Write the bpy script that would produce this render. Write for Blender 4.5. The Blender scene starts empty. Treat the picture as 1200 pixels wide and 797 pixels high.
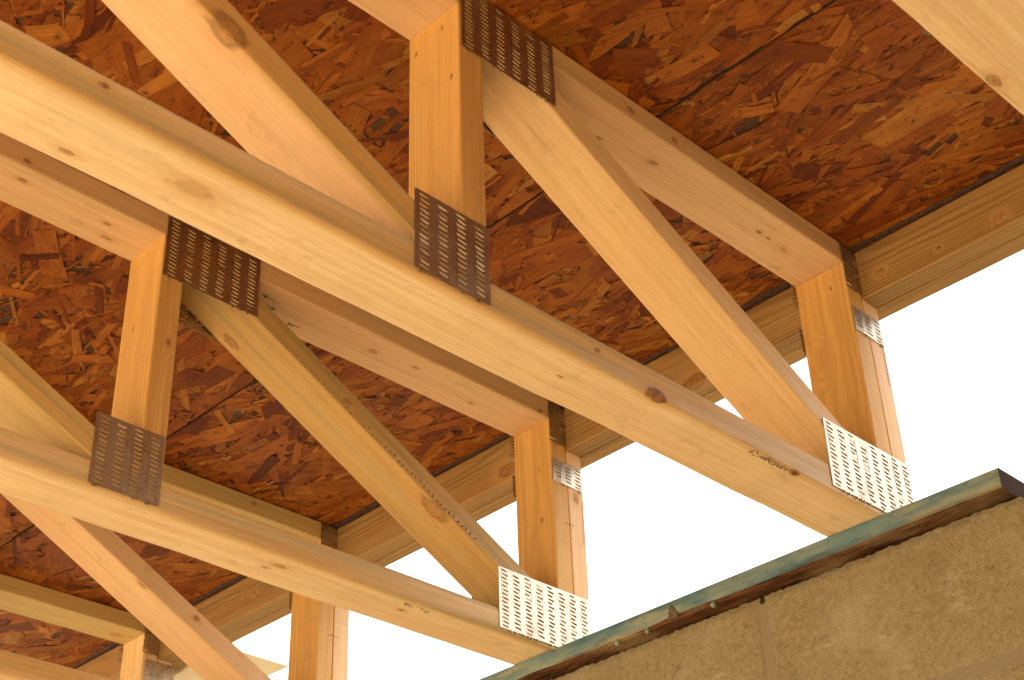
import bpy, bmesh, math, random
import numpy as np
from mathutils import Vector, Matrix
rad = math.radians
S = bpy.context.scene
C = S.collection

# ------------------------------------------------------------------ camera
cam_d = bpy.data.cameras.new('camera'); cam = bpy.data.objects.new('camera', cam_d); C.objects.link(cam)
F = Vector((0.59788871, 0.58489921, 0.54810766)); R = Vector((0.7134716, -0.69998468, -0.03130065)); U = Vector((-0.36535924, -0.40977355, 0.83582191))
M = Matrix((R, U, -F)).transposed().to_4x4(); M.translation = (-1.76661401, -0.95541083, -0.91870806)
cam.matrix_world = M
cam_d.sensor_width = 36; cam_d.lens = 1805.635 / 1200 * 36
cam_d.clip_start = 0.02; cam_d.clip_end = 4000
cam_d.dof.use_dof = True; cam_d.dof.focus_distance = 2.35; cam_d.dof.aperture_fstop = 16
S.camera = cam
S.render.resolution_x = 1024; S.render.resolution_y = 680

# ------------------------------------------------------------------ light
SUN_EL = 47; SUN_DIR = Vector((0.10, -0.72, 0)).normalized()   # towards the sun, in plan
sd = Vector((SUN_DIR.x * math.cos(rad(SUN_EL)), SUN_DIR.y * math.cos(rad(SUN_EL)), math.sin(rad(SUN_EL))))
w = bpy.data.worlds.new('World'); S.world = w; w.use_nodes = True
wn = w.node_tree.nodes; bg = wn['Background']; sky = wn.new('ShaderNodeTexSky'); sky.sky_type = 'NISHITA'
sky.sun_disc = False; sky.sun_elevation = rad(SUN_EL); sky.sun_rotation = math.atan2(sd.x, sd.y)
sky.air_density = 1.0; sky.dust_density = 6.0; sky.ozone_density = 0.6
hz = wn.new('ShaderNodeMix'); hz.data_type = 'RGBA'; hz.inputs[0].default_value = .80      # thin bright overcast over the blue
w.node_tree.links.new(sky.outputs[0], hz.inputs[6]); hz.inputs[7].default_value = (6.6, 6.6, 6.6, 1)
w.node_tree.links.new(hz.outputs[2], bg.inputs[0]); bg.inputs[1].default_value = 0.12
sl = bpy.data.lights.new('sun', 'SUN'); sl.energy = 5.0; sl.angle = rad(0.55); sl.color = (1, .93, .82)
so = bpy.data.objects.new('sun', sl); C.objects.link(so); so.rotation_euler = sd.to_track_quat('Z', 'Y').to_euler()
S.view_settings.view_transform = 'Standard'; S.view_settings.look = 'None'
S.view_settings.gamma = 1; S.view_settings.use_curve_mapping = False
S.view_settings.exposure = 1.84

# ------------------------------------------------------------------ measures
W, T = .089, .038
H = .4669
YT = [-.635, 0, .6156, 1.2436, 1.8623]
XS = -.0992

# ------------------------------------------------------------------ node helpers
class NT:
    def __init__(s, name):
        s.m = bpy.data.materials.new(name); s.m.use_nodes = True; s.t = s.m.node_tree; s.n = s.t.nodes
        s.b = s.n['Principled BSDF']
    def new(s, k, **a):
        x = s.n.new(k)
        for q, v in a.items(): setattr(x, q, v)
        return x
    def put(s, sock, v):
        if isinstance(v, bpy.types.NodeSocket): s.t.links.new(v, sock)
        elif v is not None: sock.default_value = v
    def math(s, op, a, b=None, c=None, clamp=False):
        x = s.new('ShaderNodeMath', operation=op); x.use_clamp = clamp
        s.put(x.inputs[0], a); s.put(x.inputs[1], b)
        if c is not None: s.put(x.inputs[2], c)
        return x.outputs[0]
    def vmath(s, op, a, b=None, scale=None):
        x = s.new('ShaderNodeVectorMath', operation=op); s.put(x.inputs[0], a); s.put(x.inputs[1], b)
        if scale is not None: s.put(x.inputs['Scale'], scale)
        return x.outputs['Value'] if op in ('LENGTH', 'DOT_PRODUCT', 'DISTANCE') else x.outputs[0]
    def noise(s, v, scale=1, detail=3, rough=.5, out=0):
        x = s.new('ShaderNodeTexNoise'); s.put(x.inputs['Vector'], v); s.put(x.inputs['Scale'], scale)
        s.put(x.inputs['Detail'], detail); s.put(x.inputs['Roughness'], rough); return x.outputs[out]
    def mix(s, f, a, b, mode='MIX'):
        x = s.new('ShaderNodeMix', data_type='RGBA', blend_type=mode)
        s.put(x.inputs[0], f); s.put(x.inputs[6], a); s.put(x.inputs[7], b); return x.outputs[2]
    def mr(s, v, a, b, c=0, d=1, smooth=False):
        x = s.new('ShaderNodeMapRange'); x.clamp = True
        if smooth: x.interpolation_type = 'SMOOTHSTEP'
        s.put(x.inputs[0], v)
        for i, k in enumerate((a, b, c, d)): s.put(x.inputs[i + 1], k)
        return x.outputs[0]
    def obj(s):
        return s.new('ShaderNodeTexCoord').outputs['Object']
    def bump(s, h, strength=.3, dist=.001):
        x = s.new('ShaderNodeBump'); s.put(x.inputs['Height'], h); x.inputs['Strength'].default_value = strength
        x.inputs['Distance'].default_value = dist; s.t.links.new(x.outputs[0], s.b.inputs['Normal'])

def c4(*c): return (*c, 1)
TONES = {'pale': ((.86, .66, .39), (.64, .39, .15)), 'fresh': ((.86, .74, .56), (.74, .58, .38)), 'rim': ((.40, .225, .07), (.17, .08, .022)),
         'blond': ((.80, .55, .275), (.56, .31, .09)), 'orange': ((.67, .385, .115), (.48, .235, .05)),
         'pink': ((.77, .50, .265), (.60, .33, .13)), 'olive': ((.60, .42, .16), (.43, .27, .08)),
         'stained': ((.60, .38, .125), (.28, .155, .045))}
_mc = [0]
def wood(tone='blond', seed=0, knots=(), stain=.25, ring=.55, centre=None, spacing=.0042, edge=0):
    """pine: rings of a log whose pith runs beside the board, with warped grain, fibres, stain and knots.
    knots: (x, y, z, r, kind, direction) in board coordinates"""
    rng = random.Random(seed * 7.13 + 1); n = NT('pine_%s' % tone); _mc[0] += 1
    P = n.obj(); off = tuple(rng.uniform(-9, 9) for _ in range(3))
    Po = n.vmath('ADD', P, off)
    lo = n.noise(n.vmath('MULTIPLY', Po, (1.3, 9, 9)), 1, 2, .5, 1)
    lo = n.vmath('SCALE', n.vmath('SUBTRACT', lo, (.5, .5, .5)), None, scale=.030)
    hi = n.noise(n.vmath('MULTIPLY', Po, (7, 40, 40)), 1, 2, .5, 1)
    hi = n.vmath('SCALE', n.vmath('SUBTRACT', hi, (.5, .5, .5)), None, scale=.0030)
    a = rng.uniform(0, 6.28); d = rng.uniform(.03, .09)
    cen = centre or (math.cos(a) * d, math.sin(a) * d)
    q = n.vmath('MULTIPLY', n.vmath('ADD', P, (0, cen[0], cen[1])), (.012, 1, 1))
    q = n.vmath('ADD', n.vmath('ADD', q, lo), hi)
    r = n.vmath('LENGTH', q)
    kmask = None; halo = None; kring = None
    for (kx, ky, kz, kr, kind) in knots:
        dv = n.vmath('MULTIPLY', n.vmath('SUBTRACT', P, (kx, ky, kz)), (.50, 1.1, .8))
        kw_ = n.vmath('SCALE', n.vmath('SUBTRACT', n.noise(n.vmath('MULTIPLY', Po, (.35 / kr, .7 / kr, .7 / kr)), 1, 3, .6, 1), (.5, .5, .5)), None, scale=kr * 1.3)
        dn = n.math('MULTIPLY', n.vmath('LENGTH', n.vmath('ADD', dv, kw_)), 1 / kr)
        if kr < .0075: kr_s = 1 / .72
        else: kr_s = 1.0
        dn = n.math('MULTIPLY', dn, kr_s)
        core = n.mr(dn, 1.15, .35 if kr < .0075 else .75); hl = n.mr(dn, 3.4, .8, 0, 1, True)
        rg = n.math('MULTIPLY', n.mr(dn, .62, .95), n.mr(dn, 1.25, .95, 0, .15 if kind < .5 else .8))
        dk = n.math('MULTIPLY', core, kind)
        kmask = dk if kmask is None else n.math('MAXIMUM', kmask, dk)
        halo = hl if halo is None else n.math('MAXIMUM', halo, hl)
        kring = rg if kring is None else n.math('MAXIMUM', kring, rg)
    if halo is not None: r = n.math('ADD', r, n.math('MULTIPLY', halo, .011))
    ph = n.math('MULTIPLY', r, 6.2832 / spacing)
    ph = n.math('ADD', ph, n.math('MULTIPLY', n.noise(n.vmath('MULTIPLY', Po, (.9, 26, 26)), 1, 3, .6), 7.0))
    s1 = n.math('MULTIPLY_ADD', n.math('SINE', ph), .5, .5)
    s1 = n.math('POWER', s1, 2.2)
    amp = n.mr(n.noise(n.vmath('MULTIPLY', Po, (.8, 14, 14)), 1, 2), .3, .75, .15, 1)
    s1 = n.math('MULTIPLY', n.math('MULTIPLY', s1, amp), ring)
    fib = n.noise(n.vmath('MULTIPLY', Po, (9, 420, 420)), 1, 3, .6)
    med = n.noise(n.vmath('MULTIPLY', Po, (2.2, 75, 75)), 1, 3, .6)
    A, B = TONES[tone]
    col = n.mix(s1, c4(*A), c4(*B))
    col = n.mix(n.mr(med, .42, .8, 0, .55), col, c4(B[0] * .95, B[1] * .95, B[2]))
    col = n.mix(n.mr(fib, .50, .80, 0, .35), col, c4(B[0] * .75, B[1] * .7, B[2] * .7))
    big = n.noise(n.vmath('MULTIPLY', Po, (1.2, 20, 20) if tone in ('stained', 'olive') else (1.6, 13, 13)), 1.3, 3, .6)
    col = n.mix(n.mr(big, .50, .72, 0, stain), col, c4(.40, .345, .17))
    big2 = n.noise(n.vmath('MULTIPLY', n.vmath('ADD', Po, (3, 5, 1)), (2.2, 9, 9)), 1.1, 2)
    col = n.mix(n.mr(big2, .50, .75, 0, .45), col, c4(A[0] * .93, A[1] * .80, A[2] * .66))
    if edge:   # stained, streaked narrow face; its orange also paints in warm bounce light
        sy = n.new('ShaderNodeSeparateXYZ'); n.put(sy.inputs[0], P)
        em = n.mr(sy.outputs[1], -.0300, -.0440, 0, 1, True)
        es = n.noise(n.vmath('MULTIPLY', Po, (1.8, 60, 85)), 1, 4, .65); e2 = n.noise(n.vmath('MULTIPLY', Po, (1.0, 25, 30)), 1, 3, .6)
        ec = n.mix(n.mr(es, .40, .62), c4(.62, .345, .09), c4(.38, .285, .105))
        ec = n.mix(n.mr(es, .60, .72, 0, .7), ec, c4(.20, .105, .03))
        col = n.mix(n.math('MULTIPLY', em, n.mr(e2, .35, .60, .25 * edge, edge)), col, ec)
    # handling smudges
    dirt = n.noise(n.vmath('MULTIPLY', Po, (26, 40, 40)), 1, 5, .7)
    col = n.mix(n.mr(dirt, .58, .72, 0, .34), col, c4(.34, .24, .12))
    # pin knots
    vor = n.new('ShaderNodeTexVoronoi'); n.put(vor.inputs['Vector'], n.vmath('MULTIPLY', Po, (3.6, 14, 14))); vor.inputs['Scale'].default_value = 1
    sep = n.new('ShaderNodeSeparateColor'); n.put(sep.inputs[0], vor.outputs['Color'])
    on = n.math('GREATER_THAN', sep.outputs[0], .90)
    pk = n.math('MULTIPLY', n.mr(vor.outputs['Distance'], .045, .02), on)
    col = n.mix(n.math('MULTIPLY', pk, .8), col, c4(.13, .065, .025))
    if halo is not None:
        col = n.mix(n.math('MULTIPLY', halo, .42), col, c4(.58, .30, .09))
        kc = n.mix(n.mr(n.noise(n.vmath('MULTIPLY', Po, (160, 160, 160)), 1, 3), .35, .7), c4(.42, .19, .05), c4(.14, .05, .015))
        col = n.mix(n.math('MINIMUM', kmask, 1), col, kc)
        col = n.mix(n.math('MULTIPLY', kring, .55), col, c4(.14, .06, .025))
    n.put(n.b.inputs['Base Color'], col)
    n.put(n.b.inputs['Roughness'], n.mr(fib, .3, .7, .52, .72))
    n.b.inputs['Specular IOR Level'].default_value = .35
    saw = n.noise(n.vmath('MULTIPLY', Po, (34, 520, 520)), 1, 4, .7)
    col = n.mix(n.mr(saw, .56, .70, 0, .30), col, c4(B[0] * .62, B[1] * .52, B[2] * .45))
    scr = n.noise(n.vmath('MULTIPLY', n.vmath('ADD', Po, (7, 2, 4)), (5, 190, 190)), 1, 5, .75)
    col = n.mix(n.mr(scr, .63, .70, 0, .5), col, c4(.30, .18, .07))
    n.put(n.b.inputs['Base Color'], col)
    hgt = n.math('ADD', n.math('MULTIPLY', fib, .55), n.math('MULTIPLY', s1, .35))
    hgt = n.math('ADD', hgt, n.math('MULTIPLY', n.noise(n.vmath('MULTIPLY', Po, (60, 18, 18)), 1, 2), .35))
    if kmask is not None: hgt = n.math('SUBTRACT', hgt, n.math('MULTIPLY', kring, .8))
    n.bump(hgt, .45, .0014)
    return n.m

def steel():
    n = NT('galvanised_steel'); P = n.obj()
    n1 = n.noise(P, 160, 3, .6); n2 = n.noise(P, 22, 3, .6)
    col = n.mix(n.mr(n1, .35, .7), c4(.45, .375, .28), c4(.55, .47, .365))
    col = n.mix(n.mr(n2, .55, .75, 0, .35), col, c4(.30, .25, .19))
    n.put(n.b.inputs['Base Color'], col); n.b.inputs['Metallic'].default_value = 1
    n.put(n.b.inputs['Roughness'], n.mr(n2, .3, .7, .30, .46)); n.bump(n2, .25, .002); return n.m

def simple(name, col, rough=.7, metal=0, nscale=0, col2=None, bump=0, bdist=.001):
    n = NT(name)
    if nscale:
        f = n.noise(n.obj(), nscale, 5, .65); n.put(n.b.inputs['Base Color'], n.mix(n.mr(f, .35, .65), c4(*col), c4(*(col2 or col))))
        if bump: n.bump(f, bump, bdist)
    else: n.b.inputs['Base Color'].default_value = c4(*col)
    n.b.inputs['Roughness'].default_value = rough; n.b.inputs['Metallic'].default_value = metal; return n.m

STEEL = steel(); TOOTH = simple('tooth_steel_glint', (.72, .56, .30), .42, 1)  # golden tooth colour paints in the bright ground reflected by bent teeth
INK = simple('black_ink', (.05, .035, .02), .8)
GREEN = simple('green_ink', (.02, .19, .08), .8)

# ------------------------------------------------------------------ object helpers
def link(name, me, mat=None, parent=None, mw=None):
    o = bpy.data.objects.new(name, me); C.objects.link(o)
    if mat is not None and not me.materials: me.materials.append(mat)
    if parent is not None: o.parent = parent
    if mw is not None: o.matrix_basis = mw
    return o
def tag(o, label, cat, group=None, kind=None):
    if label: o['label'] = label
    if cat: o['category'] = cat
    if group: o['group'] = group
    if kind: o['kind'] = kind
    return o
def empty(name, loc):
    o = bpy.data.objects.new(name, None); C.objects.link(o); o.location = loc; o.empty_display_size = .1; return o

def prism(name, poly, y0, y1, ang=0, mat=None, parent=None, bevel=.0026, wob=0, seed=0):
    """lumber: polygon in the truss plane (x,z) extruded from y0 to y1; local x runs along the grain (angle ang)"""
    cx = sum(p[0] for p in poly) / len(poly); cz = sum(p[1] for p in poly) / len(poly)
    Rm = Matrix.Rotation(-ang, 4, 'Y'); mw = Matrix.Translation((cx, (y0 + y1) / 2, cz)) @ Rm; inv = mw.inverted()
    bm = bmesh.new()
    a = [bm.verts.new(inv @ Vector((x, y0, z))) for x, z in poly]
    b = [bm.verts.new(inv @ Vector((x, y1, z))) for x, z in poly]
    bm.faces.new(a); bm.faces.new(b[::-1]); k = len(poly)
    for i in range(k): bm.faces.new((a[i], b[i], b[(i + 1) % k], a[(i + 1) % k]))
    bmesh.ops.recalc_face_normals(bm, faces=bm.faces)
    if bevel:
        long = [e for e in bm.edges if abs((e.verts[0].co - e.verts[1].co).normalized().x) > .97 and e.calc_length() > .05]
        bmesh.ops.bevel(bm, geom=long, offset=bevel, segments=3, profile=.5, affect='EDGES')
    xs = [v.co.x for v in bm.verts]; L = max(xs) - min(xs)
    if wob:
        nseg = max(2, int(L / .06))
        for i in range(1, nseg):
            x = min(xs) + L * i / nseg
            bmesh.ops.bisect_plane(bm, geom=bm.verts[:] + bm.edges[:] + bm.faces[:], plane_co=(x, 0, 0), plane_no=(1, 0, 0))
        rr = random.Random(seed)
        ph = [rr.uniform(0, 6.28) for _ in range(6)]; x0, x1 = min(xs), max(xs)
        for v in bm.verts:
            t = v.co.x; e = min(1, (t - x0) / .15, (x1 - t) / .15); e = max(e, 0)
            sy = 1 if v.co.y > 0 else -1; sz = 1 if v.co.z > 0 else -1
            v.co.y += e * wob * (.6 * math.sin(t * 7 + ph[0]) + .5 * sz * math.sin(t * 17 + ph[1]) * .6 + .4 * sy * math.sin(t * 31 + ph[2]) * .6) if sy * 1 > 0 else 0
            v.co.z += e * wob * (.5 * math.sin(t * 9 + ph[3]) + .45 * sy * math.sin(t * 19 + ph[4]) + .3 * sz * math.sin(t * 37 + ph[5])) if sz < 0 else 0
    me = bpy.data.meshes.new(name); bm.to_mesh(me); bm.free()
    for p in me.polygons: p.use_smooth = False
    o = link(name, me, None, parent, mw)
    return o, inv

def lumber(name, poly, ang, tone, seed, parent, knots=(), y0=0, y1=W, **kw):
    wob = kw.pop('wob', 0); bevel = kw.pop('bevel', .0026)
    o, inv = prism(name, poly, y0, y1, ang, None, parent, bevel, wob, seed)
    kl = []
    for k in knots:
        q = inv @ Vector(k[:3]); kl.append((q.x, q.y, q.z, k[3], k[4] if len(k) > 4 else .8))
    o.data.materials.append(wood(tone, seed, kl, **kw)); return o
def rect(x0, x1, z0, z1): return [(x0, z0), (x1, z0), (x1, z1), (x0, z1)]

# punched truss plate ------------------------------------------------
def plate_mesh(wd, ht, seed=0, cols=None, teeth=.92):
    """galvanised plate in x (0..wd) and z (0..ht), outward side -y; slots in staggered columns, teeth pressed inwards with curled roots"""
    rr = random.Random(seed); pitch = .0262
    nc = max(1, round(wd / pitch)) if cols is None else cols
    pitch = wd / nc; th = .0011; sw = .0142; sh = .0033; pz = .00660
    nr = int((ht - .004) / pz); bm = bmesh.new()
    def box(x0, x1, z0, z1, y0=-th, y1=-.0001):
        v = [bm.verts.new((x, y, z)) for y in (y0, y1) for x, z in ((x0, z0), (x1, z0), (x1, z1), (x0, z1))]
        for f in ((0, 1, 2, 3), (7, 6, 5, 4), (0, 4, 5, 1), (1, 5, 6, 2), (2, 6, 7, 3), (3, 7, 4, 0)): bm.faces.new([v[i] for i in f])
    def quad(pts): bm.faces.new([bm.verts.new(p) for p in pts])
    y0, y1 = -th, -.0001
    edges = [0.]
    for c in range(nc):
        xa = pitch * (c + .5) - sw / 2; edges += [xa, xa + sw]
    edges.append(wd)
    # solid strips
    for i in range(0, len(edges), 2): box(edges[i], edges[i + 1], 0, ht)
    for c in range(nc):
        xa, xb = edges[2 * c + 1], edges[2 * c + 2]
        st = .0022 + (.5 * pz if c % 2 else 0)
        zprev = 0.
        # slots lean a little: the bars between them are sheared quads
        lean = .0009
        for r in range(nr + 1):
            zs = st + r * pz
            if zs + sh + lean > ht - .0012: break
            j = rr.uniform(-.00015, .00015)
            za, zb = zs + j, zs + sh + j
            for yy, s in ((y0, 1), (y1, -1)):
                p = [(xa, yy, zprev + (0 if r == 0 else lean)), (xb, yy, zprev - (0 if r == 0 else lean)), (xb, yy, za - lean), (xa, yy, za + lean)]
                quad(p if s > 0 else p[::-1])
            # inner walls of the slot
            quad([(xa, y0, za + lean), (xb, y0, za - lean), (xb, y1, za - lean), (xa, y1, za + lean)])
            quad([(xa, y1, zb + lean), (xb, y1, zb - lean), (xb, y0, zb - lean), (xa, y0, zb + lean)])
            fs = rr.uniform(.30, .62)
            if rr.random() < teeth:   # the punched tooth slopes back from the top of the slot
                quad([(xa + .0004, y0 + .00002, zb + lean), (xb - .0004, y0 + .00002, zb - lean), (xb - .0008, y1 - .0001, za + fs * sh - lean), (xa + .0008, y1 - .0001, za + fs * sh + lean)]); bm.faces.ensure_lookup_table(); bm.faces[-1].material_index = 1
            # curled root of the tooth at one end of the slot
            e = rr.random()
            xr = xa if (r + c) % 2 else xb; sgn = 1 if xr == xa else -1
            cl = .0030 + .001 * e
            l2 = lean if xr == xa else -lean
            quad([(xr, y0, za + l2), (xr + sgn * cl, y1 - .0002, za + l2 * .6), (xr + sgn * cl, y1 - .0002, zb + l2 * .6), (xr, y0, zb + l2)])
            zprev = zb
        for yy, s in ((y0, 1), (y1, -1)):
            p = [(xa, yy, zprev + lean), (xb, yy, zprev - lean), (xb, yy, ht), (xa, yy, ht)]
            quad(p if s > 0 else p[::-1])
        box(xa, xb, ht - .0006, ht - .00001, y0 + .00005, y1); box(xa, xb, .00001, .0006, y0 + .00005, y1)
    # a few tooth tips standing out under the edges
    for k in range(int(wd / .02)):
        x = rr.uniform(.004, wd - .004); box(x, x + .0016, -.0036, -.00002, -.0032, -.0004)
    # slight dishing, as pressed on
    for v in bm.verts:
        u, t = v.co.x / wd, v.co.z / ht
        v.co.y -= .0006 * math.sin(u * 7 + seed) * math.sin(t * 5 + seed * 2) + .0006
    me = bpy.data.meshes.new('connector_plate'); bm.to_mesh(me); bm.free(); me.materials.append(STEEL); me.materials.append(TOOTH); return me

_pl = {}
def plate(parent, x0, x1, z0, z1, seed=0, cols=None, far=False, name='connector_plate', rot=0):
    key = (round(x1 - x0, 3), round(z1 - z0, 3), cols, seed % 3)
    if key not in _pl: _pl[key] = plate_mesh(x1 - x0, z1 - z0, seed % 3 + 1, cols, .12 if (x1 - x0 > .19 or cols) else .94)
    if far: mw = Matrix.Translation((x1, W + .0002, z0)) @ Matrix.Rotation(math.pi, 4, 'Z')
    else: mw = Matrix.Translation((x0, -.0002, z0)) @ Matrix.Rotation(rot, 4, 'Y')
    return link(name, _pl[key], None, parent, mw)

def flat_mark(name, polys, mat, parent, mw):
    """ink on wood: thin flat sheet; polys in (u,v), placed by mw"""
    me = bpy.data.meshes.new(name); vs = []; fs = []
    for p in polys: fs.append(list(range(len(vs), len(vs) + len(p)))); vs += [(u, v, 0) for u, v in p]
    me.from_pydata(vs, [], fs); return link(name, me, mat, parent, mw)
def stroke(a, b, w_):
    a = Vector(a); b = Vector(b); d = (b - a).normalized(); n_ = Vector((-d.y, d.x)) * w_ / 2
    return [tuple(a - n_), tuple(b - n_ * .6), tuple(b + n_ * .6), tuple(a + n_)]
def smudge_text(nch, hgt, seed, w_=.0011):
    r = random.Random(seed); out = []; x = 0
    for i in range(nch):
        ww = hgt * r.uniform(.45, .8)
        for k in range(r.choice((2, 3, 3, 4))):
            a = (x + r.choice((0, ww)), r.choice((0, hgt / 2, hgt))); b = (x + r.choice((0, ww)), r.choice((0, hgt / 2, hgt)))
            if (a[0] - b[0]) ** 2 + (a[1] - b[1]) ** 2 > (hgt * .3) ** 2: out.append(stroke(a, b, w_))
        x += ww + hgt * .25
    return out
# frames for marks: below a face (looking up), and on the -Y side
def under(x, y, z, ang=0): return Matrix.Translation((x, y, z - .0004)) @ Matrix.Rotation(ang, 4, 'Z') @ Matrix.Rotation(math.pi, 4, 'X')
def side(x, y, z, ang=0): return Matrix.Translation((x, y - .0004, z)) @ Matrix.Rotation(ang, 4, 'Y') @ Matrix.Rotation(math.pi / 2, 4, 'X')

# ------------------------------------------------------------------ ground
def grid_mesh(name, n, s, z):
    me = bpy.data.meshes.new(name); v = []; f = []
    for i in range(n + 1):
        for j in range(n + 1): v.append(((i / n - .5) * s, (j / n - .5) * s, z))
    for i in range(n):
        for j in range(n): a = i * (n + 1) + j; f.append((a, a + n + 1, a + n + 2, a + 1))
    me.from_pydata(v, [], f); return me
gm = simple('dry_sandy_ground', (.59, .455, .275), .95, 0, .8, (.50, .38, .225), .3, .02)
tag(link('ground', grid_mesh('ground', 8, 3000, -2.55), gm), None, None, kind='structure')

so_ = bpy.data.meshes.new('bounce_cut_ground'); so_.from_pydata([(.3, -60, -2.54), (90, -60, -2.54), (90, 60, -2.54), (.3, 60, -2.54)], [], [(0, 1, 2, 3)])  # dark plane added outside, unseen, to cut ground bounce on the rim
tag(link('bounce_cut_ground', so_, simple('bounce_cut_dark', (.11, .085, .05), .95, 0, 2, (.07, .06, .03), .4, .02)), None, None, kind='structure')

# ------------------------------------------------------------------ OSB deck: real strands over a base sheet
def osb_mat():
    n = NT('osb_strands'); at = n.new('ShaderNodeVertexColor'); at.layer_name = 'strand'
    uv = n.new('ShaderNodeUVMap'); uv.uv_map = 'grain'
    g1 = n.noise(n.vmath('MULTIPLY', uv.outputs[0], (12, 420, 1)), 1, 3, .6)
    g2 = n.noise(n.vmath('MULTIPLY', uv.outputs[0], (22, 90, 1)), 1, 3, .6)
    col = n.mix(n.mr(g1, .42, .72, 0, .5), at.outputs[0], n.mix(1.0, at.outputs[0], c4(.45, .34, .26), 'MULTIPLY'))
    col = n.mix(n.mr(g2, .45, .72, 0, .6), col, n.mix(1.0, at.outputs[0], c4(.55, .42, .34), 'MULTIPLY'))
    P = n.obj(); res = n.noise(n.vmath('MULTIPLY', P, (9, 6, 9)), 1, 4, .6)
    col = n.mix(n.mr(res, .44, .66, 0, .6), col, n.mix(1.0, col, c4(.62, .42, .33), 'MULTIPLY'))
    spk = n.noise(n.vmath('MULTIPLY', P, (70, 45, 70)), 1, 4, .7)
    col = n.mix(n.mr(spk, .58, .66, 0, .75), col, c4(.035, .013, .006))
    n.put(n.b.inputs['Base Color'], col); n.b.inputs['Roughness'].default_value = .5
    n.b.inputs['Specular IOR Level'].default_value = .22
    n.bump(n.math('ADD', g1, n.math('MULTIPLY', g2, 1.5)), .45, .0012); return n.m
OSBM = osb_mat(); OSBB = simple('osb_core', (.12, .05, .02), .8, 0, 60, (.06, .025, .01))
OSBE = simple('osb_sawn_edge', (.10, .05, .02), .9, 0, 120, (.05, .025, .01))
PAL = np.array([(.48, .160, .018), (.44, .138, .014), (.40, .118, .012), (.36, .096, .010), (.30, .072, .008), (.52, .205, .030), (.20, .042, .007), (.56, .26, .050), (.42, .128, .013)])
PW = np.array([.15, .18, .18, .16, .11, .07, .07, .025, .055]); PW = PW / PW.sum()
def osb_panel(x0, x1, y0, y1, seed, label):
    g = np.random.default_rng(seed); e = empty('osb_deck_panel', ((x0 + x1) / 2, (y0 + y1) / 2, H))
    lx, ly = (x1 - x0) / 2, (y1 - y0) / 2
    bm = bmesh.new(); bmesh.ops.create_cube(bm, size=1)
    for v in bm.verts: v.co = Vector((v.co.x * 2 * lx, v.co.y * 2 * ly, .0122 + v.co.z * .017))
    me = bpy.data.meshes.new('panel_core'); bm.to_mesh(me); bm.free(); me.materials.append(OSBE); me.materials.append(OSBB)
    for p in me.polygons: p.material_index = 1 if p.normal.z < -.5 else 0
    link('panel_core', me, None, e)
    # layers: deep ones first, mostly along Y (the long way of the sheet)
    verts = []; cols = []; uvs = []; tot = 0; N = int((x1 - x0) * (y1 - y0) * 3900)
    cx = g.uniform(-lx, lx, N); cy = g.uniform(-ly, ly, N)
    L = g.lognormal(math.log(.080), .52, N).clip(.02, .20); Wd = g.lognormal(math.log(.0135), .72, N).clip(.0025, .052)
    ang = g.normal(math.pi / 2, .40, N); wild = g.random(N) < .15; ang[wild] = g.uniform(0, math.pi, wild.sum())
    z = .0004 + .0030 * (1 - np.arange(N) / N)
    tx = g.normal(0, .0020, N); ty = g.normal(0, .0045, N)
    ci = g.choice(len(PAL), N, p=PW); col = PAL[ci] * g.uniform(.60, .98, (N, 1))
    du = np.stack([np.cos(ang), np.sin(ang)], 1); dv = np.stack([-np.sin(ang), np.cos(ang)], 1)
    # outline of six points, ends ragged
    fine = g.random(N) < .35; L[fine] *= .45; Wd[fine] *= .40
    sh = np.array([(-1, -1), (.0, -1.0), (1, -1), (1, 1), (0, 1.0), (-1, 1)], float)
    u = sh[None, :, 0] * (L / 2)[:, None] * (1 + g.uniform(-.16, .10, (N, 6))) + g.uniform(-.2, .2, (N, 6)) * Wd[:, None]
    v = sh[None, :, 1] * (Wd / 2)[:, None] * (1 + g.uniform(-.25, .18, (N, 6)))
    X = cx[:, None] + u * du[:, :1] + v * dv[:, :1]; Y = cy[:, None] + u * du[:, 1:] + v * dv[:, 1:]
    X = X.clip(-lx, lx); Y = Y.clip(-ly, ly)
    Z = z[:, None] + u * tx[:, None] + v * ty[:, None]; Z = Z.clip(.0001, .0038)
    co = np.stack([X, Y, Z], 2).reshape(-1, 3)
    me = bpy.data.meshes.new('face_strands'); me.vertices.add(N * 6); me.vertices.foreach_set('co', co.ravel())
    me.loops.add(N * 6); me.loops.foreach_set('vertex_index', np.arange(N * 6).reshape(N, 6)[:, ::-1].ravel())
    me.polygons.add(N); me.polygons.foreach_set('loop_start', np.arange(N) * 6); me.polygons.foreach_set('loop_total', np.full(N, 6))
    me.update(calc_edges=True)
    ca = me.color_attributes.new('strand', 'FLOAT_COLOR', 'CORNER')
    cc = np.ones((N, 6, 4)); cc[:, :, :3] = col[:, None, :]; ca.data.foreach_set('color', cc.ravel())
    uvl = me.uv_layers.new(name='grain'); off = g.uniform(0, 50, (N, 1))
    uu = np.stack([u + off, v + off * 1.7], 2)[:, ::-1]; uvl.data.foreach_set('uv', uu.ravel())
    me.materials.append(OSBM); s = link('face_strands', me, None, e)
    tag(e, label, 'sheathing panel', 'oriented strand board panels of the deck'); return e
GAP = .0026
osb_panel(-.4915 + GAP, .030, -1.15 + GAP, 1.288 - GAP, 11, 'reddish strand board panel above the rim board over the two nearest full trusses')
osb_panel(-.4915 + GAP, .030, 1.288 + GAP, 3.72, 12, 'strand board panel beside the rim board over the farthest trusses, bottom left')
osb_panel(-1.7107 + GAP, -.4915 - GAP, -2.9, .0445 - GAP, 13, 'strand board panel above the nearest truss, left of the long deck joint at top right')
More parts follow.
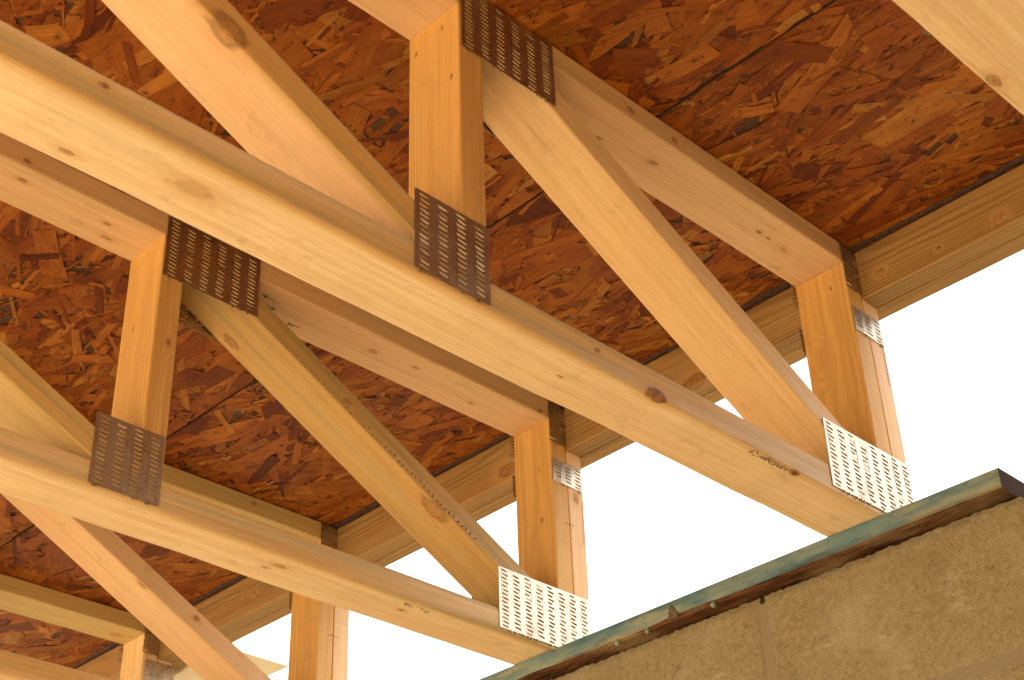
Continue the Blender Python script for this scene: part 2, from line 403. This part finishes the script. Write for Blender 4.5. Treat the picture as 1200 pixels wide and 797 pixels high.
osb_panel(-1.7107 + GAP, -.4915 - GAP, .0445 + GAP, 2.48, 14, 'strand board panel seen behind the web posts left of the long deck joint')
osb_panel(-2.32, -1.7107 - GAP, -2.9, 3.7, 15, 'strand board panel over the upper left end of the trusses')
osb_panel(-.4915 + GAP, .030, -2.9, -1.15 - GAP, 16, 'strand board panel by the rim board near the added side wall')

# added unseen wall on the right: blocks sky, bounces orange light on the trusses
sw_ = empty('bounce_wall', (-1.1, -1.72, -2.55)); tag(sw_, 'added unseen strand board wall beyond the right edge, for orange bounce light', 'wall')
for k in range(2):
    bm = bmesh.new(); bmesh.ops.create_cube(bm, size=1)
    for v in bm.verts: v.co = Vector((-.62 + k * 1.222 + v.co.x * 1.218, v.co.y * .012, 1.49 + v.co.z * 2.98))
    me = bpy.data.meshes.new('sheathing'); bm.to_mesh(me); bm.free()
    link('sheathing', me, simple('bounce_wall_board', (.40, .20, .055), .7, 0, 30, (.24, .10, .025), .4), sw_)  # boards of the added unseen bounce wall
for k in range(7):
    bm = bmesh.new(); bmesh.ops.create_cube(bm, size=1)
    for v in bm.verts: v.co = Vector((-1.2 + k * .4 + v.co.x * .038, .052 + v.co.y * .089, 1.49 + v.co.z * 2.98))
    me = bpy.data.meshes.new('bounce_wall_stud'); bm.to_mesh(me); bm.free()
    link('bounce_wall_stud', me, simple('bounce_wall_pine', (.60, .38, .15), .7, 0, 40, (.50, .29, .10)), sw_)

# black sheet added over the deck to stop sun leaking through its joints
me = bpy.data.meshes.new('deck_light_blocker'); bm = bmesh.new(); bmesh.ops.create_cube(bm, size=1)
for v in bm.verts: v.co = Vector((-1.148 + v.co.x * 2.34, .41 + v.co.y * 6.6, H + .0225 + v.co.z * .004))
bm.to_mesh(me); bm.free()
tag(link('deck_light_blocker', me, simple('blackout_sheet', (.008, .007, .006), .95)), 'black sheet added over the strand board deck to block sun through its joints', 'light_blocker')

# ------------------------------------------------------------------ trusses
KN = {  # knots per truss and member: (x, y, z, r, darkness)
 1: dict(bottom=[(-1.167, .040, 0, .0095, .3), (-1.283, .072, 0, .0052, .9), (-.552, .001, .002, .008, 1), (-.281, .006, 0, .007, 1), (-.671, .042, 0, .0025, 1), (-1.292, 0, .026, .0035, .9), (-.653, 0, .023, .003, .8)],
         top=[(-.554, .055, .429, .004, .9), (-.464, .040, .429, .006, .7), (-.228, .039, .429, .004, .9), (-.207, .039, .429, .003, .9), (-.169, .041, .429, .006, .4), (-.549, 0, .445, .005, .8), (-.461, 0, .444, .004, .8)],
         web=[(-.86, .075, .396, .0035, .9), (-.86, .029, .407, .0035, .9), (-.86, .014, .318, .0032, 1)],
         diag=[(-.706, .05, .338, .0022, .8), (-.607, .05, .285, .002, .9), (-.538, .045, .250, .002, .9), (-.495, .045, .226, .0026, 1)],
         diag2=[(-1.169, .004, .178, .0115, .62), (-1.133, .03, .14, .003, .9)], post=[(-.076, .060, .286, .009, .12), (-.076, .028, .395, .003, .8)]),
 2: dict(bottom=[(-.618, .048, 0, .004, .9), (-.605, .031, 0, .006, .6), (-.378, .037, 0, .004, .8)],
         top=[(-.934, .034, .429, .004, .9), (-.916, .063, .429, .005, .7), (-.441, .040, .429, .006, .6), (-.357, .031, .429, .004, .9), (-.213, .052, .429, .004, .8), (-.099, 0, .434, .004, .9), (-1.08, 0, .44, .004, .9), (-1.07, .027, .429, .005, .9)],
         web=[(-.86, .057, .295, .004, .6), (-.835, 0, .254, .0045, .9)],
         diag=[(-.69, .07, .352, .008, .6), (-.34, .012, .165, .016, .5), (-.52, 0, .285, .005, .7)],
         post=[(-.076, .028, .244, .004, 1), (-.076, .03, .34, .003, .7)], opost=[(-.020, 0, .292, .0065, .9)]),
 3: dict(top=[(-.241, 0, .452, .005, .9)], diag=[(-.46, .006, .222, .006, .8), (-.348, 0, .187, .005, 1)], bottom=[], web=[], post=[]),
 4: dict(top=[(-.12, .05, .429, .008, .4)], bottom=[], web=[], diag=[], post=[]),
 0: dict(bottom=[(-.737, .081, 0, .0065, .8)], top=[], web=[], diag=[], post=[]),
}
TN = {0: dict(b='pale', t='blond', v='blond', d='blond', d2='blond', p='blond', o='pink'),
      1: dict(b='pale', t='pink', v='orange', d='blond', d2='pink', p='orange', o='pink'),
      2: dict(b='pale', t='pink', v='orange', d='stained', d2='olive', p='orange', o='pink'),
      3: dict(b='blond', t='olive', v='orange', d='pink', d2='blond', p='orange', o='pink'),
      4: dict(b='blond', t='olive', v='orange', d='pink', d2='blond', p='blond', o='pink')}
DZ = {0: .352, 1: .352, 2: .360, 3: .344, 4: .352}   # height of the diagonal's lower edge at x=-.7
LAB = {0: 'pine floor truss cut off by the top right corner, only its bottom chord showing',
       1: 'nearest complete pine floor truss, its bottom chord crossing the whole picture to the wall',
       2: 'pine floor truss with green arrows on its top chord, behind the nearest one',
       3: 'pine floor truss whose long pale diagonal comes down at the lower left of the photo',
       4: 'farthest pine floor truss, only a short top chord and post in the bottom left corner'}
XL = -4.2
def truss(i):
    yk = YT[i]; e = empty('floor_truss', (0, yk, 0)); k = KN[i]; t = TN[i]; sd_ = i * 31
    tag(e, LAB[i], 'floor truss', 'wood floor trusses side by side under the deck')
    kk = lambda s: k.get(s, [])
    g = .0006
    bc = lumber('bottom_chord', rect(XL, 0, 0, T), 0, t['b'], sd_ + 1, e, kk('bottom'), wob=.0012, stain=.30, ring=.30, centre=(.01, .05), edge=.85)
    tc = lumber('top_chord', rect(XL, -T, H - T, H - .0008), 0, t['t'], sd_ + 2, e, kk('top'), wob=.0008, ring=.35, stain=.2, edge=.5)
    lumber('end_post', [(-2 * T, T + g), (-T - g, T + g), (-T - g, H - T - g), (-2 * T, H - T - g)], math.pi / 2, t['p'], sd_ + 3, e, kk('post'), ring=.75, stain=.05, centre=(.012, .062), spacing=.005)
    lumber('end_post', rect(-T + g, 0, T + g, .3776), math.pi / 2, t['o'], sd_ + 4, e, kk('opost'), ring=.25, stain=.05)
    zb, zt = T + g, H - T - g; th = T / math.cos(math.atan(.517)); a = -.517
    # panels of the truss, repeated away from the wall
    def V(x, s): return lumber('vertical_web', rect(x, x + T, zb, zt), math.pi / 2, t['v'], sd_ + s, e, kk('web') if s == 5 else (), ring=.75, stain=.05, centre=(.05, .012))
    V(-.8602, 5)
    z0 = lambda x: DZ[i] + a * (x + .7)
    xl = -.8218 + g
    lo = z0(xl)
    dg = [(xl, lo)] if lo < zt else []
    poly = [(-.7 + (zb - DZ[i]) / a, zb), (-2 * T - g, zb)]
    # heel: the diagonal butts on the chord and the post
    xr = -2 * T - g; poly = []
    if z0(xr) >= zb: poly = [(xr, z0(xr)), (xr, z0(xr) + th)]
    else: poly = [(-.7 + (zb - DZ[i]) / a, zb), (xr, zb), (xr, z0(xr) + th)]
    poly += [(-.7 + (zt - th - DZ[i]) / a, zt)]
    if lo < zt: poly += [(xl, zt), (xl, lo)]
    else: poly += [(-.7 + (zt - DZ[i]) / a, zt)]
    d1 = lumber('diagonal_web', poly, math.atan(a), t['d'], sd_ + 6, e, kk('diag'), stain=.45 if i == 2 else .12, ring=.8 if i == 2 else .22, edge=.9 if i == 2 else .2)
    # second diagonal: from the foot of the web up to the left, then its mirror
    zc = {1: .127, 2: .121}.get(i, .125); a2 = -.49; th2 = T / math.cos(math.atan(.49)); f2 = lambda x: zc + a2 * (x + 1.085)
    xr = -.8602 - g; xt = -1.085 + (zt - th2 - zc) / a2; xt2 = -1.085 + (zt - zc) / a2
    poly = [(-1.085 + (zb - zc) / a2, zb), (xr, zb), (xr, f2(xr) + th2), (xt, zt), (xt2, zt)]
    d2 = lumber('diagonal_web', poly, math.atan(a2), t['d2'], sd_ + 7, e, kk('diag2'), stain=.35, ring=.4, edge=1.0)
    m = xt2 - .002   # mirror line of the W
    polm = [(2 * m - x, z) for x, z in poly][::-1]
    lumber('diagonal_web', polm, -math.atan(a2), t['d2'], sd_ + 8, e)
    xv2 = 2 * m + .8602 - T; V(xv2, 9)
    polr = [(x + (xv2 + T - (2 * m + .8602)) - 0, z) for x, z in polm]
    dx = xv2 - (-.8602)
    poly3 = [(x + dx, z) for x, z in poly]
    lumber('diagonal_web', poly3, math.atan(a2), t['d'], sd_ + 10, e)
    # plates, near face and far face
    j = {2: -.006}.get(i, 0)
    def both(x0, x1, z0_, z1_, s, cols=None, dfar=.007):
        plate(e, x0, x1, z0_, z1_, s, cols); plate(e, x0 - .005 + dfar, x1 - .005 + dfar, z0_ + .002, z1_ + .002, s, cols, far=True)
    both(-.206 + j, 0 + j, .0065, .108, 1, None, .034)
    both(-.929, -.8225 if i != 2 else -.826, .0055, .1075, 2)
    both(-.858, -.700 if i != 2 else -.6955, .3595, .4620, 3)
    both(-.0785, -.0365, .385, .4635, 1, 3, 0)
    if i == 4: plate(e, -.069, .006, .325, .370, 1, 3)
    else: both(-.0750, -.0022, .308, .3510, 1, 3, 0)
    both(m - .08, m + .08, .3595, .462, 2); both(xv2 - .04, xv2 + .066, .0055, .1075, 1)
    return e, dict(bc=bc, tc=tc, d=d1)
TR = {i: truss(i) for i in range(5)}

def mark(i, key, name, polys, mat, mw):
    e, p = TR[i]; par = p[key]; m = par.matrix_basis.inverted() @ mw
    return flat_mark(name, polys, mat, par, m)
# green arrows and small black print under the top chord of the second truss
def arrow(x, y, L_, s=1):
    return [stroke((x, y), (x + L_, y), .0016), [(x - s * .002 + (L_ if s > 0 else 0) + s * .010, y), (x + (L_ if s > 0 else 0) - s * .002, y + .0035), (x + (L_ if s > 0 else 0) - s * .002, y - .0035)]]
mark(2, 'tc', 'green_arrow_mark', arrow(0, 0, .026, 1) + arrow(-.002, .016, .028, -1), GREEN, under(-.660, .046, H - T, .10))
mark(2, 'tc', 'printed_mark', [stroke((0, 0), (.022, .0), .0016), stroke((.004, 0), (.004, -.009), .003), stroke((.010, 0), (.011, -.007), .002)], INK, under(-.592, .064, H - T))
mark(1, 'bc', 'grade_stamp', smudge_text(11, .0095, 4, .0017), INK, under(-.372, .010, -.001))
mark(2, 'bc', 'grade_stamp', smudge_text(9, .0065, 9, .0013), INK, under(-.392, .018, -.001))
# roller dents along the near bottom arris of the stained diagonal
dr = random.Random(3); pol = []
for q in range(46):
    x = q * .0098; L_ = dr.uniform(.004, .011); y = dr.uniform(-.0015, .0035)
    pol.append(stroke((x, y + .001), (x + dr.uniform(-.002, .004), y + L_ * (.4 + .6 * q / 46)), dr.uniform(.0009, .0014) * (1 + q / 30)))
ROLL = simple('dark_roller_dents', (.12, .075, .03), .9)
mark(2, 'd', 'roller_marks', pol, ROLL, side(-.655, 0, .3395, math.atan(.517)))
def tick(i):
    e, p = TR[i]
    flat_mark('pencil_tick', [stroke((-.013, 0), (.011, .0005), .0012)], INK, [c for c in e.children if c.name.startswith('end_post')][1],
              [c for c in e.children if c.name.startswith('end_post')][1].matrix_basis.inverted() @ side(-.038, 0, .236))
tick(2); tick(3)
CHALK = simple('red_chalk', (.68, .27, .20), .9, 0, 60, (.70, .40, .25))
for i in (1, 2):
    op = [c for c in TR[i][0].children if c.name.startswith('end_post')][1]
    flat_mark('red_chalk_smear', [[(-.009, 0), (-.0026, 0), (-.0026, .085), (-.006, .08), (-.0075, .04)]], CHALK, op, op.matrix_basis.inverted() @ side(0, 0, .205 if i == 2 else .24))

# ------------------------------------------------------------------ rim (ribbon) board set in the notches, two plies
def ylumber(name, x0, x1, z0, z1, y0, y1, tone, seed, knots=(), parent=None, wobn=0, **kw):
    cx, cy, cz = (x0 + x1) / 2, (y0 + y1) / 2, (z0 + z1) / 2
    mw = Matrix.Translation((cx, cy, cz)) @ Matrix.Rotation(math.pi / 2, 4, 'Z'); inv = mw.inverted()
    bm = bmesh.new(); bmesh.ops.create_cube(bm, size=1)
    for v in bm.verts: v.co = Vector((v.co.x * (y1 - y0), v.co.y * (x1 - x0), v.co.z * (z1 - z0)))
    long = [ed for ed in bm.edges if abs(ed.verts[0].co.x - ed.verts[1].co.x) > .01]
    bmesh.ops.bevel(bm, geom=long, offset=kw.pop('bevel', .0024), segments=3, profile=.5, affect='EDGES')
    if wobn:
        L_ = y1 - y0; ns = int(L_ / .05)
        for q in range(1, ns):
            bmesh.ops.bisect_plane(bm, geom=bm.verts[:] + bm.edges[:] + bm.faces[:], plane_co=(-L_ / 2 + L_ * q / ns, 0, 0), plane_no=(1, 0, 0))
        for v in bm.verts:
            if v.co.z < 0: v.co.z += wobn * (math.sin(v.co.x * 9) + .6 * math.sin(v.co.x * 23 + 1))
    me = bpy.data.meshes.new(name); bm.to_mesh(me); bm.free()
    kl = []
    for k in knots: q = inv @ Vector(k[:3]); kl.append((q.x, q.y, q.z, k[3], k[4]))
    me.materials.append(kw.pop('mat', None) or wood(tone, seed, kl, **kw)); return link(name, me, None, parent, mw)
rk = [(-.038, -.037, .411, .005, 1), (-.038, -.236, .400, .006, .7), (-.038, -.136, .399, .003, 1), (-.038, 1.548, .428, .005, .9), (-.038, 1.514, .419, .005, .9), (-.038, .325, .385, .012, .8), (-.038, .76, .40, .010, .8), (-.038, 1.02, .40, .006, .8)]
rim = ylumber('rim_board', -T + .0004, -.0004, .3780, H - .003, -2.4, 3.4, 'rim', 71, rk, wobn=.0005, stain=.25, ring=.9)
tag(rim, 'stained pine rim board running through the truss end notches, inner ply', 'rim board')
rim2 = ylumber('rim_board', .0006, .0310, .3770, H - .003, -2.4, 3.4, 'rim', 72, (), wobn=.0005, stain=.1)
tag(rim2, 'pinkish outer rim ply against the sky, outside the stained rim board', 'rim board')
# dark strip where deck meets rim: contact shade and stain put in as colour
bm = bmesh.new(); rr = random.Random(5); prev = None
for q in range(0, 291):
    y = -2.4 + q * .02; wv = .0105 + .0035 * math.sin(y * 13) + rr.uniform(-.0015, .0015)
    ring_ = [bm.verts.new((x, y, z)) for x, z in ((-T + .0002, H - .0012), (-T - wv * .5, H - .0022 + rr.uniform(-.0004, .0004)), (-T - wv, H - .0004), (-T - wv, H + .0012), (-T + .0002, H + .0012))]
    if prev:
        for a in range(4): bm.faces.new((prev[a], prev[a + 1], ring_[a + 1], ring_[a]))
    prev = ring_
me = bpy.data.meshes.new('rim_shade_strip'); bm.to_mesh(me); bm.free()
gl = link('rim_shade_strip', me, simple('dark_shade_stain', (.035, .018, .010), .8, 0, 90, (.09, .04, .02), .5), None)
tag(gl, 'dark uneven strip of painted shade and stain between deck and rim board', 'adhesive bead')  # no adhesive here: contact shade and stain put in as colour

# ------------------------------------------------------------------ sunlit beam outside, past the farthest truss
ob = empty('outrigger_beam', (.11, 1.70, .371))
tag(ob, 'short sunlit beam with nail heads outside the rim, seen left of the third post', 'beam')
lumber('beam_board', [(-.075, .0), (.0868, 0), (.0868, .093), (-.075, .093)], 0, 'fresh', 91, ob, y0=0, y1=.30, ring=.3)
me = bpy.data.meshes.new('nail_head'); bm = bmesh.new()
bmesh.ops.create_cone(bm, segments=12, radius1=.003, radius2=.0026, depth=.0012, cap_ends=True, matrix=Matrix.Rotation(math.pi / 2, 4, 'X')); bm.to_mesh(me); bm.free()
me.materials.append(simple('nail_steel', (.25, .22, .18), .5, .8))
for x, z in ((.012, .023), (.050, .022), (.060, .047), (.062, .060), (-.03, .02)): link('nail_head', me, None, ob, Matrix.Translation((x, -.0004, z)))

# ------------------------------------------------------------------ sill plate
def sill_mat():
    n = NT('treated_sill'); P = n.obj()
    st = n.noise(n.vmath('MULTIPLY', P, (7, 16, 50)), 1, 4, .6); fi = n.noise(n.vmath('MULTIPLY', P, (14, 300, 300)), 1, 3, .6)
    bl = n.noise(n.vmath('MULTIPLY', P, (4, 5, 12)), 1.3, 3, .6)
    sp = n.noise(n.vmath('MULTIPLY', P, (60, 60, 70)), 1, 4, .7)
    g = n.mix(n.mr(bl, .42, .58), c4(.225, .255, .19), c4(.095, .165, .18))
    g = n.mix(n.mr(st, .52, .70, 0, .75), g, c4(.31, .27, .16))
    g = n.mix(n.mr(st, .45, .30, 0, .8), g, c4(.035, .085, .10))
    g = n.mix(n.mr(sp, .55, .68, 0, .55), g, c4(.07, .075, .05))
    g = n.mix(n.mr(fi, .5, .8, 0, .5), g, c4(.10, .12, .08))
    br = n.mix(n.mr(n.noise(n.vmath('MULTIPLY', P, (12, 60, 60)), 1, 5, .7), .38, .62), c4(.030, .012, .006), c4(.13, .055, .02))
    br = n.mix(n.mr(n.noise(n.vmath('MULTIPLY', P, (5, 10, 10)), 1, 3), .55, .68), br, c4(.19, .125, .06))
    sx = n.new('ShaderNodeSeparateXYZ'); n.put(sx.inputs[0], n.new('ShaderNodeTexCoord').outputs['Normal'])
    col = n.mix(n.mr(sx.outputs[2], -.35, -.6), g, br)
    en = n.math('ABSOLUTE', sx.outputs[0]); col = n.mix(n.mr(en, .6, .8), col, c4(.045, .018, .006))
    n.put(n.b.inputs['Base Color'], col); n.b.inputs['Roughness'].default_value = .8; n.b.inputs['Specular IOR Level'].default_value = .12
    n.bump(n.math('ADD', fi, n.math('MULTIPLY', sp, 1.2)), .45, .0015); return n.m
SM = sill_mat()
def sill(y0, y1, seed, label):
    x0, x1, z0, z1 = XS, XS + .14, -.0295, -.0006
    mw = Matrix.Translation(((x0 + x1) / 2, (y0 + y1) / 2, (z0 + z1) / 2)) @ Matrix.Rotation(math.pi / 2, 4, 'Z')
    L_ = y1 - y0; ns = int(L_ / .012); rr = random.Random(seed); prof = []
    hw, hh = .07, (z1 - z0) / 2
    # section from the front top round the underside to the back (local y = -x world... front at +y)
    bm = bmesh.new(); prev = None; nu = 9; a = b = 0
    for q in range(ns + 1):
        t = -L_ / 2 + L_ * q / ns
        a = a * .8 + rr.uniform(-.0008, .0008); b = b * .85 + rr.uniform(-.0012, .0012)
        rot = max(0, math.sin(t * 5.1 + seed) * .5 + .4 * math.sin(t * 17) + .25 * math.sin(t * 41 + 1)) * .0075
        pts = [(hw - .0025, hh), (hw - .0005, hh - .0012), (hw, hh - .004), (hw, -hh + .004 + abs(a) + rot), (hw - .0018, -hh + .001 + abs(a) * .6 + rot * .5)]
        for k in range(nu): pts.append((hw - .006 - k * .005, -hh - .0012 * (rr.random()) - .001 * (k / nu) + b * .4))
        pts += [(-hw, -hh), (-hw, hh)]
        ring_ = [bm.verts.new((t, y, z)) for y, z in pts]
        if prev:
            m_ = len(pts)
            for k in range(m_): bm.faces.new((prev[k], prev[(k + 1) % m_], ring_[(k + 1) % m_], ring_[k]))
        else: bm.faces.new(ring_)
        prev = ring_
    bm.faces.new(prev[::-1]); bmesh.ops.recalc_face_normals(bm, faces=bm.faces)
    me = bpy.data.meshes.new('sill_plate'); bm.to_mesh(me); bm.free(); me.materials.append(SM)
    o = link('sill_plate', me, None, None, mw); return tag(o, label, 'sill plate')
s1 = sill(-.1765, 3.6, 2, 'green stained treated sill plate on the block wall under the truss ends')
s2 = sill(-3.0, -.30, 5, 'next length of green treated sill plate, beyond the gap at the right edge')
# drips of hardened green treatment hanging on the bottom arris
for q, (y, s) in enumerate(((.2935, .0042), (.420, .0042), (.4800, .0046))):
    bm = bmesh.new(); bmesh.ops.create_icosphere(bm, subdivisions=2, radius=s)
    r2 = random.Random(q)
    for v in bm.verts: v.co *= 1 + r2.uniform(-.15, .15); v.co.z *= 1.15
    me = bpy.data.meshes.new('hardened_drip'); bm.to_mesh(me); bm.free()
    o = link('hardened_drip', me, simple('green_drip', (.16, .21, .14), .5), s1, s1.matrix_basis.inverted() @ Matrix.Translation((XS + .003, y, -.0315)))
# wane knot in the sill's front face, open at the bottom
bm = bmesh.new(); N_ = 14; bk = []; fr = []
for q in range(N_ + 1):
    u = -1 + 2 * q / N_; v = (1 - abs(u) ** 1.9)
    fr.append(((-.0007), u * .0105 + .002 * v, -.0135 + v * .0215)); bk.append(((-.0009), u * .0088 + .002 * v, -.0135 + v * .0185))
f_ = [bm.verts.new(p) for p in fr]; b_ = [bm.verts.new(p) for p in bk]
for q in range(N_): bm.faces.new((f_[q], f_[q + 1], b_[q + 1], b_[q]))
me = bpy.data.meshes.new('knot_crack'); bm.to_mesh(me); bm.free()
kc = link('knot_crack', me, simple('knot_crack', (.05, .03, .015), .8), s1, s1.matrix_basis.inverted() @ Matrix.Translation((XS - .0002, .366, -.0165)))
bm = bmesh.new(); bm.faces.new([bm.verts.new((-.0005, p[1], p[2])) for p in bk]); me = bpy.data.meshes.new('knot_wood'); bm.to_mesh(me); bm.free()
link('knot_wood', me, simple('knot_wood', (.15, .10, .045), .8, 0, 160, (.07, .035, .015)), s1, kc.matrix_basis.copy())

# ------------------------------------------------------------------ block wall
def block_mat():
    n = NT('concrete_block'); P = n.obj()
    f1 = n.noise(P, 330, 4, .7); f2 = n.noise(P, 95, 5, .7); f3 = n.noise(P, 7, 4, .6)
    col = n.mix(n.mr(f2, .3, .7), c4(.195, .145, .070), c4(.30, .235, .125))
    col = n.mix(n.mr(f1, .56, .68, 0, .6), col, c4(.38, .31, .19))
    col = n.mix(n.mr(f1, .42, .32, 0, .75), col, c4(.09, .06, .03))
    col = n.mix(n.mr(f3, .52, .72, 0, .55), col, c4(.36, .30, .20))
    col = n.mix(n.mr(f3, .46, .30, 0, .35), col, c4(.155, .105, .05))
    sm = n.noise(n.vmath('MULTIPLY', n.vmath('ADD', P, (1, 4, 2)), (3, 9, 16)), 1, 6, .7)
    col = n.mix(n.mr(sm, .58, .68, 0, .6), col, c4(.40, .345, .24))
    col = n.mix(n.mr(n.noise(P, 45, 5, .75), .60, .68, 0, .55), col, c4(.11, .08, .04))
    v = n.new('ShaderNodeTexVoronoi'); n.put(v.inputs['Vector'], P); v.inputs['Scale'].default_value = 210
    pit = n.mr(v.outputs['Distance'], .16, .30)
    n.put(n.b.inputs['Base Color'], col); n.b.inputs['Roughness'].default_value = .95
    n.b.inputs['Specular IOR Level'].default_value = .15
    n.bump(n.math('ADD', n.math('ADD', f1, n.math('MULTIPLY', f2, 1.6)), n.math('MULTIPLY', pit, .5)), .8, .0022); return n.m
wall = empty('block_wall', (XS + .028, 0, -2.55)); tag(wall, 'tan concrete block wall carrying the truss ends at lower right', 'wall')
XW = XS + .028
def rough_box(bm, x0, x1, y0, y1, z0, z1, rr, sub=(1, 14, 7)):
    """block with a slightly uneven front and chipped arrises"""
    v0 = len(bm.verts); ny, nz = sub[1], sub[2]; g = {}
    for a in range(ny + 1):
        for b in range(nz + 1):
            y = y0 + (y1 - y0) * a / ny; z = z0 + (z1 - z0) * b / nz
            edge = min(a, ny - a, b, nz - b)
            dx = (.0032 + rr.uniform(0, .002)) if edge == 0 else rr.uniform(0, .0007)
            jy = rr.uniform(-.0020, .0020) if a in (0, ny) else 0; jz = rr.uniform(-.0016, .0016) if b in (0, nz) else 0
            g[a, b] = bm.verts.new((x0 + dx, y + jy, z + jz))
    for a in range(ny):
        for b in range(nz): bm.faces.new((g[a, b], g[a, b + 1], g[a + 1, b + 1], g[a + 1, b]))
    rim_ = [g[a, 0] for a in range(ny + 1)] + [g[ny, b] for b in range(1, nz + 1)] + [g[a, nz] for a in range(ny - 1, -1, -1)] + [g[0, b] for b in range(nz - 1, 0, -1)]
    back = [bm.verts.new((x1, v.co.y, v.co.z)) for v in rim_]
    m_ = len(rim_)
    for k in range(m_): bm.faces.new((rim_[k], rim_[(k + 1) % m_], back[(k + 1) % m_], back[k]))
    bm.faces.new(back)
bm = bmesh.new(); rr = random.Random(8); J = .2281; P_ = .4165; ht = .2032; mj = .0032
for c in range(12):
    zt = -.0335 - c * ht; off = 0 if c % 2 == 0 else P_ / 2
    for k in range(-8, 10):
        ya = J + off + k * P_ + mj; yb = ya + P_ - 2 * mj; near = c < 2 and -1 < k * P_ < .8
        rough_box(bm, 0, .19, ya, yb, zt - ht + 2 * mj + 2.55, zt + 2.55, rr, (1, 60, 26) if near else (1, 4, 3))
bmesh.ops.recalc_face_normals(bm, faces=bm.faces)
me = bpy.data.meshes.new('block_courses'); bm.to_mesh(me); bm.free()
for p in me.polygons: p.use_smooth = True
me.set_sharp_from_angle(angle=rad(35)) if hasattr(me, 'set_sharp_from_angle') else None
me.materials.append(block_mat()); link('block_courses', me, None, wall)
# mortar: recessed sheet behind the joints
bm = bmesh.new(); bmesh.ops.create_cube(bm, size=1)
for v in bm.verts: v.co = Vector((.0910 + v.co.x * .1790, .5 + v.co.y * 7.4, 1.255 + v.co.z * 2.5))
me = bpy.data.meshes.new('mortar_joints'); bm.to_mesh(me); bm.free()
link('mortar_joints', me, simple('mortar', (.205, .155, .083), .95, 0, 130, (.20, .15, .09), .8, .002), wall)
